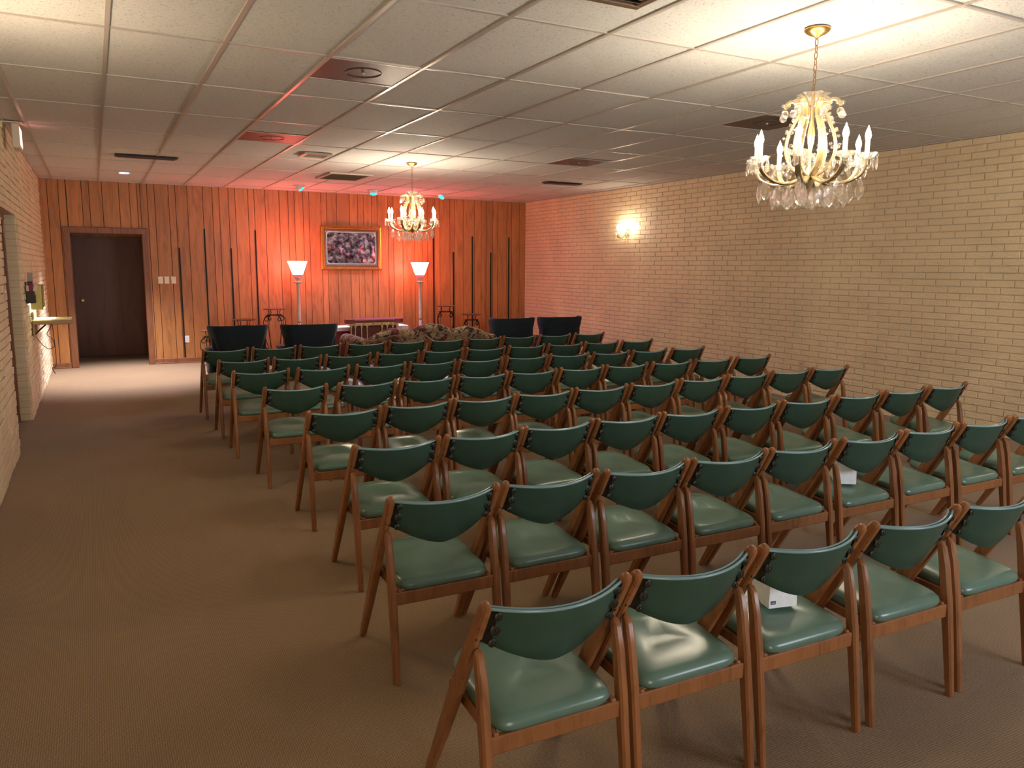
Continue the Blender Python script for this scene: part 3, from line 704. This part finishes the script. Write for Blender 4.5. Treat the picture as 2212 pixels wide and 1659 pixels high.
MB().cbox(0, .008, -.05, .05, -.058, .058, .003).build('cover_plate', plain('plate_steel', (.5, .46, .42), .35, .5), t, smooth=0)
MB().cbox(.007, .02, -.006, .006, -.012, .012, .002).build('toggle', white_plastic, t, smooth=0)

# ------------------------------------------------------------------ framed relief
t = thing('framed_relief', (4.09, YF-.004, 1.915), 'gilt-framed embossed metal relief picture on the plank wall', 'picture')
FW, FH = .552, .385
def frame_ring(a, b, prof, mat, name):
    rings = []
    for d, y in prof: rings.append([(-a-d, y, -b-d), (a+d, y, -b-d), (a+d, y, b+d), (-a-d, y, b+d)])
    m = MB(); n = 4; v = [p for r in rings for p in r]; f = []
    for i in range(len(rings)):
        for j in range(4):
            k = (j+1) % 4; i2 = (i+1) % len(rings); f.append((i*4+j, i*4+k, i2*4+k, i2*4+j))
    m.add(v, f); return m.build(name, mat, t, smooth=0)
frame_ring(FW, FH, [(0, 0), (0, -.045), (-.012, -.055), (-.03, -.05), (-.045, -.035), (-.055, -.035), (-.055, 0)], gold_m, 'frame')
frame_ring(FW-.055, FH-.055, [(0, 0), (0, -.038), (-.014, -.044), (-.028, -.034), (-.034, -.02), (-.034, 0)], gold2, 'inner_lip')
ia, ib = FW-.088, FH-.088
MB().box(-ia, ia, -.016, 0, -ib, ib).build('backing_plate', pewter_m, t, smooth=0)
def rrect(a, b, r, z, n=6):
    p = []
    for cx, cz, s0 in ((a-r, b-r, 0), (-a+r, b-r, 90), (-a+r, -b+r, 180), (a-r, -b+r, 270)):
        for k in range(n+1): th = R(s0+90*k/n); p.append((cx+r*math.cos(th), z, cz+r*math.sin(th)))
    return p
MB().loft([rrect(ia-.006, ib-.006, .03, -.016), rrect(ia-.012, ib-.012, .035, -.028), rrect(ia-.028, ib-.028, .05, -.028), rrect(ia-.034, ib-.034, .05, -.020)], cap=False).build('plate_border', pewter_m, t, smooth=40)
# abstract embossed surface
nx, nz = 64, 36; v, f = [], []
rg = random.Random(3); blobs = [(rg.uniform(-.40, .40), rg.uniform(-.20, .08), rg.uniform(.02, .05), rg.uniform(.03, .10), rg.uniform(.006, .016)) for _ in range(46)]
for j in range(nz+1):
    for i in range(nx+1):
        x = (-1+2*i/nx)*(ia-.03); z = (-1+2*j/nz)*(ib-.03)
        h = sum(a*math.exp(-((x-bx)/sx)**2-((z-bz)/sz)**2) for bx, bz, sx, sz, a in blobs)
        v.append((x, -.018-min(.035, h), z))
for j in range(nz):
    for i in range(nx): q = j*(nx+1)+i; f.append((q, q+1, q+nx+2, q+nx+1))
MB().add(v, f).build('embossed_sheet', relief_m, t, smooth=60)

# ------------------------------------------------------------------ ceiling vents
def slot_vent(x, y, l, w_, label, ang=0):
    t = thing('slot_vent', (x, y, H), label, 'air vent', 'black slot vents in the ceiling', R(ang))
    MB().cbox(-l/2-.03, l/2+.03, -w_/2-.006, w_/2+.006, -.012, .0, .004).build('frame', slot_black, t, smooth=0)
    for k in range(3):
        y0 = -w_/2+k*w_/3; MB().box(-l/2, l/2, y0+.004, y0+w_/3-.004, -.020, -.010).build('slat', slot_black, t, smooth=0)
slot_vent(.64, 10.49, .62, .17, 'black slot vent in the ceiling on the left, before the far door')
slot_vent(6.37, 10.44, .56, .17, 'black slot vent in the ceiling near the right brick wall')
def grille(name, x0, x1, y0, y1, mf, mi, n, label, tilt=0):
    t = thing(name, ((x0+x1)/2, (y0+y1)/2, H), label, 'air vent'); a, b = (x1-x0)/2, (y1-y0)/2
    for u0, u1, v0, v1 in ((-a, a, -b, -b+.045), (-a, a, b-.045, b), (-a, -a+.045, -b+.045, b-.045), (a-.045, a, -b+.045, b-.045)): MB().cbox(u0, u1, v0, v1, -.02, .004, .004).build('frame', mf, t, smooth=0)
    MB().box(-a+.04, a-.04, -b+.04, b-.04, -.004, .002).build('duct_backing', slot_black, t, smooth=0)
    for k in range(n):
        yy = -b+.05+(2*b-.1)*(k+.5)/n; hw = (2*b-.1)/n*.36
        MB().box(-a+.045, a-.045, -hw, hw, -.001, .001, Matrix.Translation((0, yy, -.010)) @ Matrix.Rotation(R(35), 4, 'X')).build('louvre', mi, t, smooth=0)
grille('return_grille', 2.93, 3.55, 10.87, 11.68, grille_tan, grille_brown, 18, 'large brown louvred return grille in the ceiling before the chandelier above the sofa')
grille('ceiling_grille', 2.03, 2.433, 2.72, 3.317, grille_brown, grille_brown, 12, 'brown framed ceiling grille cut off by the top edge of the photo')
grille('supply_register', 2.18, 2.50, 9.13, 9.47, grille_tan, grille_tan, 10, 'small square pinkish vent in the ceiling left of the far chandelier')

# ------------------------------------------------------------------ ceiling spots and downlight
for q, (x, y) in enumerate([(2.99, 12.96), (4.25, 13.07), (5.556, 13.15)]):
    t = thing('eyeball_spotlight', (x, y, H), ['left eyeball ceiling spotlight above the left floor lamp', 'middle eyeball ceiling spotlight above the framed picture', 'right eyeball ceiling spotlight beyond the far chandelier'][q], 'spotlight', 'eyeball spotlights along the plank wall')
    MB().lathe([(.10, 0), (.10, -.006), (.085, -.012), (.07, -.008)], 28).build('trim_ring', spot_white, t)
    aim = Vector((4.1-x, -.55, -1.7)).normalized()
    M = aim.to_track_quat('-Z', 'Y').to_matrix().to_4x4()
    prof = [(.07, .005), (.074, -.02), (.07, -.045), (.055, -.066)]
    MB().lathe(prof, 24, (0, 0, 0), True, M).build('eyeball', spot_white, t)
    MB().lathe([(.052, -.064), (.05, -.070), (.001, -.074)], 20, (0, 0, 0), True, M).build('lens', lens_m, t)
    l = lamp('spot_beam', 'SPOT', Vector((x, y, H))+aim*.085, SPOT, SPOT_COL, spot_size=R(125), spot_blend=1.0, shadow_soft_size=.03)
    l.rotation_euler = aim.to_track_quat('-Z', 'Y').to_euler()
t = thing('recessed_downlight', (.464, 12.52, H), 'small recessed downlight in the ceiling before the far doorway', 'downlight')
MB().lathe([(.095, 0), (.095, -.006), (.07, -.006), (.066, 0)], 28, cap=False).build('trim_ring', spot_white, t)
MB().lathe([(.066, -.002), (.001, -.003)], 24).build('lens', down_lens, t)
lamp('downlight_beam', 'SPOT', (.464, 12.52, H-.02), DOWN, (.84, .86, 1.0), spot_size=R(84), spot_blend=.85, shadow_soft_size=.05)

# ------------------------------------------------------------------ chandeliers
def drop_mesh(name, kind):
    if kind == 'pear':      # flat faceted pendalogue
        out = [(0, 0), (.010, -.010), (.022, -.040), (.026, -.058), (.019, -.074), (0, -.092), (-.019, -.074), (-.026, -.058), (-.022, -.040), (-.010, -.010)]
        m = MB(); a = [(x, -.002, z) for x, z in out]; b = [(x, .002, z) for x, z in out]
        i1 = [(x*.6, -.009, (z+.05)*.6-.05) for x, z in out]; i2 = [(x*.6, .009, (z+.05)*.6-.05) for x, z in out]
        m.loft([i1, a, b, i2]); return m.mesh(name, crystal_m, 0)
    if kind == 'spear': return MB().lathe([(.001, 0), (.008, -.010), (.0065, -.04), (.009, -.06), (.001, -.085)], 6, cap=False).mesh(name, crystal_m, 0)
    if kind == 'bead': return MB().ball((0, 0, -.008), .009, 8, 5).mesh(name, crystal_m, 0)
    if kind == 'ball': return MB().ball((0, 0, -.020), .021, 9, 6).mesh(name, crystal_m, 0)
pear, spear, ballm = drop_mesh('crystal_drop', 'pear'), drop_mesh('crystal_spear', 'spear'), drop_mesh('crystal_ball', 'ball')
def spline(pts, n=5):
    out = []; P = [Vector(p) for p in pts]
    for i in range(len(P)-1):
        p0, p1, p2, p3 = P[max(i-1, 0)], P[i], P[i+1], P[min(i+2, len(P)-1)]
        for k in range(n):
            t = k/n; out.append(.5*((2*p1)+(p2-p0)*t+(2*p0-5*p1+4*p2-p3)*t*t+(3*p1-p0-3*p2+p3)*t**3))
    return out+[P[-1]]
def make_candle(parent, r, z, unlit=False, names=('bobeche', 'candle_sleeve', 'bulb')):
    prof = [(.008, z-.02), (.020, z-.012), (.040, z-.004), (.050, z+.012), (.053, z+.016), (.047, z+.013), (.030, z+.004), (.008, z)]
    n = 24; rings = [[(r+rr*(1+(.05*math.cos(8*2*math.pi*k/n) if rr > .045 else 0))*math.cos(2*math.pi*k/n), rr*(1+(.05*math.cos(8*2*math.pi*k/n) if rr > .045 else 0))*math.sin(2*math.pi*k/n), zz) for k in range(n)] for rr, zz in prof]
    MB().loft(rings).build(names[0], crystal_m, parent, smooth=40)
    MB().lathe([(.012, z-.005), (.0115, z+.078), (.009, z+.082)], 12, (r, 0, 0)).build(names[1], candle_m, parent)
    MB().lathe([(.008, z+.082), (.013, z+.092), (.0155, z+.106), (.012, z+.124), (.006, z+.140), (.0022, z+.150), (.0005, z+.157)], 12, (r, 0, 0)).build(names[2], bulb_off if unlit is True else (unlit or bulb_m), parent, smooth=60)
def make_chandelier(loc, ztop, label, group, rot0, unlit=None):
    X, Y = loc
    t = thing('crystal_chandelier', (X, Y, H), label, 'chandelier', group, rot0)
    L = lambda z: z-H
    MB().lathe([(.066, 0), (.068, -.006), (.062, -.016), (.045, -.028), (.02, -.038), (.010, -.046), (.008, -.056)], 28).build('canopy', brass_m, t)
    z = L(2.81); k = 0
    while z > L(ztop)-.005:
        p = []
        for q in range(14):
            a = 2*math.pi*q/14; u, v_ = .0085*math.cos(a), .020*math.sin(a)
            p.append((u, 0, z-.016+v_) if k % 2 else (0, u, z-.016+v_))
        MB().tube(p, .0024, 5, loop=True).build('chain_link', brass_dark, t, smooth=60); z -= .0335; k += 1
    c = L(2.545)-(2.545-ztop)
    zz = lambda v_: v_-H-(2.545-ztop)
    MB().lathe([(.004, zz(2.545)), (.009, zz(2.53)), (.011, zz(2.47)), (.008, zz(2.40)), (.018, zz(2.34)), (.020, zz(2.31)), (.009, zz(2.24)), (.008, zz(2.16)), (.022, zz(2.10)), (.032, zz(2.075)), (.022, zz(2.05)), (.010, zz(2.03))], 20).build('stem', arm_m, t)
    n = 24; rings = [[(rr*(1+w_*math.cos(6*2*math.pi*k/n))*math.cos(2*math.pi*k/n), rr*(1+w_*math.cos(6*2*math.pi*k/n))*math.sin(2*math.pi*k/n), zz(h)) for k in range(n)] for rr, h, w_ in ((.016, 2.46, 0), (.026, 2.48, 0), (.046, 2.51, .1), (.077, 2.53, .2), (.072, 2.526, .2), (.036, 2.508, .1), (.02, 2.485, 0))]
    MB().loft(rings).build('crown_dish', crystal_m, t, smooth=50)
    # upper scrolls
    for q in range(6):
        a = 2*math.pi*q/6
        path = spline([(.035, 0, zz(2.10)), (.09, 0, zz(2.14)), (.125, 0, zz(2.22)), (.118, 0, zz(2.31)), (.088, 0, zz(2.38)), (.066, 0, zz(2.43)), (.074, 0, zz(2.475)), (.103, 0, zz(2.497)), (.132, 0, zz(2.485)), (.140, 0, zz(2.462))], 4)
        m = MB(); 
        for dy in (-.010, 0, .010): m.tube([p+Vector((0, dy, 0)) for p in path], .0085, 6)
        o = m.build('scroll_arm', arm_m, t, smooth=60); o.rotation_euler.z = a
        r_ = MB(); 
        for k, i in enumerate((4, 9, 13, 17, 24, 34)):
            p = path[i]; 
            for e in range(6): r_.ball(p+Vector((.016*math.cos(e*1.047), .016*math.sin(e*1.047), .004)), .0085, 6, 4)
        for k in range(9):
            p = path[4+2*k]; r_.ball(p+Vector((.022, .004, -.006)), .0085, 6, 4)
        r_.build('rosettes', crystal_m, o, smooth=0)['kind'] = 'stuff'
        b1 = link('crystal_ball', ballm, o, (.140, .006, zz(2.452))); b2 = link('crystal_ball', ballm, o, (.150, -.012, zz(2.432)))
        s_ = MB()      # bead strand from scroll to stem
        for k in range(8): u = k/7; s_.ball((.115*(1-u)+.02*u, 0, zz(2.31-.07*math.sin(u*math.pi)-.10*u)), .0095, 6, 4)
        s_.build('bead_strand', crystal_m, o, smooth=0)['kind'] = 'stuff'
    # candle arms
    for q in range(8):
        a = 2*math.pi*(q+.5)/8; rr, zc = .288+(.012 if q % 2 else 0), 2.185-(.012 if q % 2 else 0)
        path = spline([(.03, 0, zz(2.10)), (.07, 0, zz(2.075)), (.13, 0, zz(2.055)), (.20, 0, zz(2.06)), (.26, 0, zz(2.09)), (rr-.005, 0, zz(2.13)), (rr, 0, zz(zc-.015))], 4)
        m = MB()
        for dy in (-.009, 0, .009): m.tube([p+Vector((0, dy, 0)) for p in path], .0075, 6)
        o = m.build('candle_arm', arm_m, t, smooth=60); o.rotation_euler.z = a
        make_candle(o, rr, zz(zc), unlit == q)
        r_ = MB()
        for i in (8, 14, 20):
            p = path[i]
            for e in range(6): r_.ball(p+Vector((.016*math.cos(e*1.047), .016*math.sin(e*1.047), .002)), .0085, 6, 4)
        for k in range(7):
            u = k/6; r_.ball((rr-.03-(rr-.09)*u, .012*(1 if k % 2 else -1), zz(2.175-.05*math.sin(u*math.pi)-.03*u)), .009, 6, 4)
        r_.build('rosettes', crystal_m, o, smooth=0)['kind'] = 'stuff'
        for k in range(5):
            th = R(-110+55*k); x, y = rr+.05*math.cos(th), .05*math.sin(th)
            MB().ball((x, y, zz(zc)+.004), .0075, 6, 4).build('drop_bead', crystal_m, o, smooth=0)
            d_ = link('crystal_spear', spear if k % 2 else pear, o, (x, y, zz(zc)-.004)); d_.rotation_euler.z = th+R(90); d_.scale = (.72, .72, .72)
        for x, zz0, sc in ((.262, 2.075, 1.25), (.185, 2.048, 1.35), (.115, 2.045, 1.3)):
            d_ = link('crystal_drop', pear, o, (x, .004, zz(zz0))); d_.scale = (sc,)*3; d_.rotation_euler.z = R(20+50*q)
            MB().ball((x, .004, zz(zz0)+.008), .0085, 6, 4).build('drop_bead', crystal_m, o, smooth=0)
    for q in range(6):
        a = 2*math.pi*q/6; d_ = link('crystal_drop', pear, t, (.045*math.cos(a), .045*math.sin(a), zz(2.035))); d_.rotation_euler.z = a
    link('crystal_ball', ballm, t, (0, 0, zz(2.0)))
    d_ = link('crystal_drop', pear, t, (0, 0, zz(2.02))); d_.scale = (1.1, 1.1, 1.1)
    return t
make_chandelier((3.497, 3.147), 2.545, 'large crystal chandelier with lit candle bulbs nearest the viewer', 'crystal chandeliers', R(8))
make_chandelier((3.565, 9.42), 2.53, 'crystal chandelier further away, hanging before the plank wall', 'crystal chandeliers', R(20), unlit=7)

# ------------------------------------------------------------------ sconce
def make_sconce(loc, rz, label, bulb=None):
    t = thing('wall_sconce', loc, label, 'wall sconce', 'brass candle sconces', rz)
    # local x = along wall (+y world), local y = out of the wall (-x world)
    MB().lathe([(.001, .03), (.03, .026), (.045, .014), (.055, .004), (.055, -.002)], 24, (0, 0, 0), True, Matrix.Rotation(R(-90), 3, 'X').to_4x4() @ Matrix.Diagonal((.7, 1.15, 1, 1))).build('backplate', brass_m, t)
    for dx, dy in ((.115, .125), (0, .20), (-.115, .125)):
        L_ = math.hypot(dx, dy); a = math.atan2(dy, dx)
        path = spline([(.02, 0, 0), (.05, 0, -.045), (L_*.6, 0, -.085), (L_*.92, 0, -.07), (L_, 0, -.03)], 4)
        m = MB().tube(path, .006, 6); o = m.build('candle_arm', arm_m, t, smooth=60); o.rotation_euler.z = a
        make_candle(o, L_, -.022, bulb or sconce_bulb)
        for k in range(4):
            th = R(-90+60*k); d_ = link('crystal_drop', pear, o, (L_+.046*math.cos(th), .046*math.sin(th), -.028)); d_.scale = (.6,)*3; d_.rotation_euler.z = th
    link('crystal_drop', pear, t, (0, .06, -.10)); link('crystal_ball', ballm, t, (0, .03, -.07))
    
make_sconce((XR-.012, 10.46, 2.155), R(90), 'lit brass and crystal candle sconce on the right brick wall')
make_sconce((XR-.012, 2.4, 2.155), R(90), 'unseen brass candle sconce added on the right brick wall for fill light', bulb_m)  # added out of view as fill for the right side
make_sconce((XL+.02, 4.7, 2.155), R(-90), 'unseen brass candle sconce added on the left brick wall for fill light', bulb_m)  # unseen sconce, added to brighten the left wall and ceiling

# ------------------------------------------------------------------ register shelf, lamp hood, card holder on the left wall
t = thing('register_shelf', (XL+.018, 10.13, .0), 'lit wall-mounted register shelf sticking out of the left brick wall', 'shelf')
Ms = Matrix.Rotation(R(3), 4, 'Y')
MB().cbox(0, .395, 0, .50, .93, .978, .006).build('shelf_board', shelf_wood, t, smooth=0)
MB().cbox(.01, .385, .01, .49, .976, .986, .003).build('shelf_top', shelf_top, t, smooth=0)
MB().cbox(0, .025, .02, .48, .80, 1.075, .005).build('wall_bracket', shelf_wood, t, smooth=0)
for yy in (.05, .43): MB().tube([(.02, yy, .82), (.13, yy, .925)], .006, 6).build('brace', iron_m, t)
t2 = thing('register_lamp', (XL+.018, 10.16, 1.095), 'brass hooded lamp above the register shelf on the left wall', 'lamp')
m = MB(); m.cbox(0, .12, 0, .004, 0, .27, .001); m.cbox(0, .12, .40, .404, 0, .27, .001); m.cbox(.114, .12, 0, .404, .02, .27, .001); m.cbox(0, .12, 0, .404, .265, .272, .001)
m.build('hood', hood_m, t2, smooth=0)
MB().tube([(.06, .03, .10), (.06, .375, .10)], .013, 10).build('lamp_tube', emis('tube_lit', (.85, 1, .78), 60), t2)
t3 = thing('card_holder', (XL+.02, 9.62, 1.19), 'dark card holder with white and red cards on the left brick wall', 'card holder')
m = MB(); m.cbox(0, .004, 0, .16, 0, .22, .001); m.cbox(.076, .080, 0, .16, 0, .10, .001); m.cbox(0, .08, 0, .004, 0, .125, .001); m.cbox(0, .08, .156, .16, 0, .125, .001); m.cbox(0, .08, 0, .16, 0, .004, .001); m.build('pocket', holder_m, t3, smooth=0)
def card(mat, x0, x1, z0, z1, y, tilt, lb):
    MB().box(-(x1-x0)/2, (x1-x0)/2, y, y+.003, 0, z1-z0, Matrix.Translation(((x0+x1)/2, 0, z0)) @ Matrix.Rotation(R(tilt), 4, 'Y')).build('card', mat, t3, smooth=0)['label'] = lb
card(paper_w, .006, .034, .01, .185, .015, -2, 'white card'); card(paper_r, .018, .054, .01, .205, .03, 4, 'dark red card'); card(paper_w, .034, .062, .01, .20, .010, 15, 'white card leaning out')
card(holder_m, .012, .060, .01, .225, .06, 1, 'dark card'); card(paper_g, .008, .058, .01, .315, .09, 2, 'tall grey card')
cp = spline([(XL+.20, 10.42, .925), (XL+.17, 10.42, .86), (XL+.14, 10.42, .80), (XL+.19, 10.44, .74), (XL+.205, 10.45, .66), (XL+.15, 10.44, .63), (XL+.09, 10.42, .68), (XL+.03, 10.40, .78)], 5)
m = MB().tube(cp, .004, 6); m.tube(spline([(XL+.20, 10.42, .925), (XL+.205, 10.46, .75), (XL+.21, 10.5, .6), (XL+.20, 10.52, .42), (XL+.16, 10.52, .40), (XL+.19, 10.52, .33)], 5), .004, 6)
tag(m.build('power_cord', cord_m, smooth=60), 'thin brown cord dangling below the register shelf', 'cord')
# ------------------------------------------------------------------ sign box and small box at the left ceiling edge
t = thing('ceiling_sign', (-.545, 8.60, H), 'cream box sign with pink lit face hanging from the ceiling at left', 'sign')
MB().cbox(-.10, .06, -.05, .05, -.012, .0, .003).build('mounting_plate', sign_m, t, smooth=0)
MB().cbox(-.03, .03, -.02, .28, -.225, -.012, .006).build('housing', sign_m, t, smooth=0)
MB().box(.029, .033, .0, .26, -.20, -.04).build('lit_face', sign_face, t, smooth=0)

# ------------------------------------------------------------------ tissue boxes on seats
def tissue(name, loc, rz, label, open_top):
    t = thing(name, loc, label, 'tissue box', 'tissue boxes left on chairs', R(rz))
    a, h = .055, .125
    rings = []
    for z, s in ((0, 1), (.02, 1.0), (.06, .985), (.10, .97), (h, .955)): rings.append([(-a*s, -a*s, z), (a*s, -a*s, z), (a*s, a*s, z), (-a*s, a*s, z)])
    b = MB().loft(rings).build('carton', tissue_box, t, smooth=20)
    MB().lathe([(.034, h-.001), (.034, h+.0012)], 24, (0, 0, 0), True, Matrix.Diagonal((1.1, .75, 1, 1))).build('opening', hole_m, t, smooth=0)
    if open_top:
        m = MB(); m.loft([[(.024*math.cos(k*.63)*(1+.2*math.sin(3*k)), .010*math.sin(k*.63), h) for k in range(10)], [(.028*math.cos(k*.63), .016*math.sin(k*.63+.4), h+.018) for k in range(10)], [(.012*math.cos(k*.63), .006*math.sin(k*.63), h+.03) for k in range(10)]]); m.build('tissue', tissue_m, t, smooth=50)
    MB().box(-a+.006, -a+.026, -a-.0008, -a+.001, .014, .026).build('logo_mark', mark_m, b, smooth=0)
    MB().box(-a+.009, -a+.024, -a-.0012, -a, .0185, .021).build('logo_stripe', outlet_white, b, smooth=0)
tissue('tissue_box', (2.057, 1.893, .431), -13, 'white tissue box on a nearest-row chair seat', False)
tissue('tissue_box', (3.60, 2.875, .431), -32, 'white tissue box on a second-row chair seat', True)
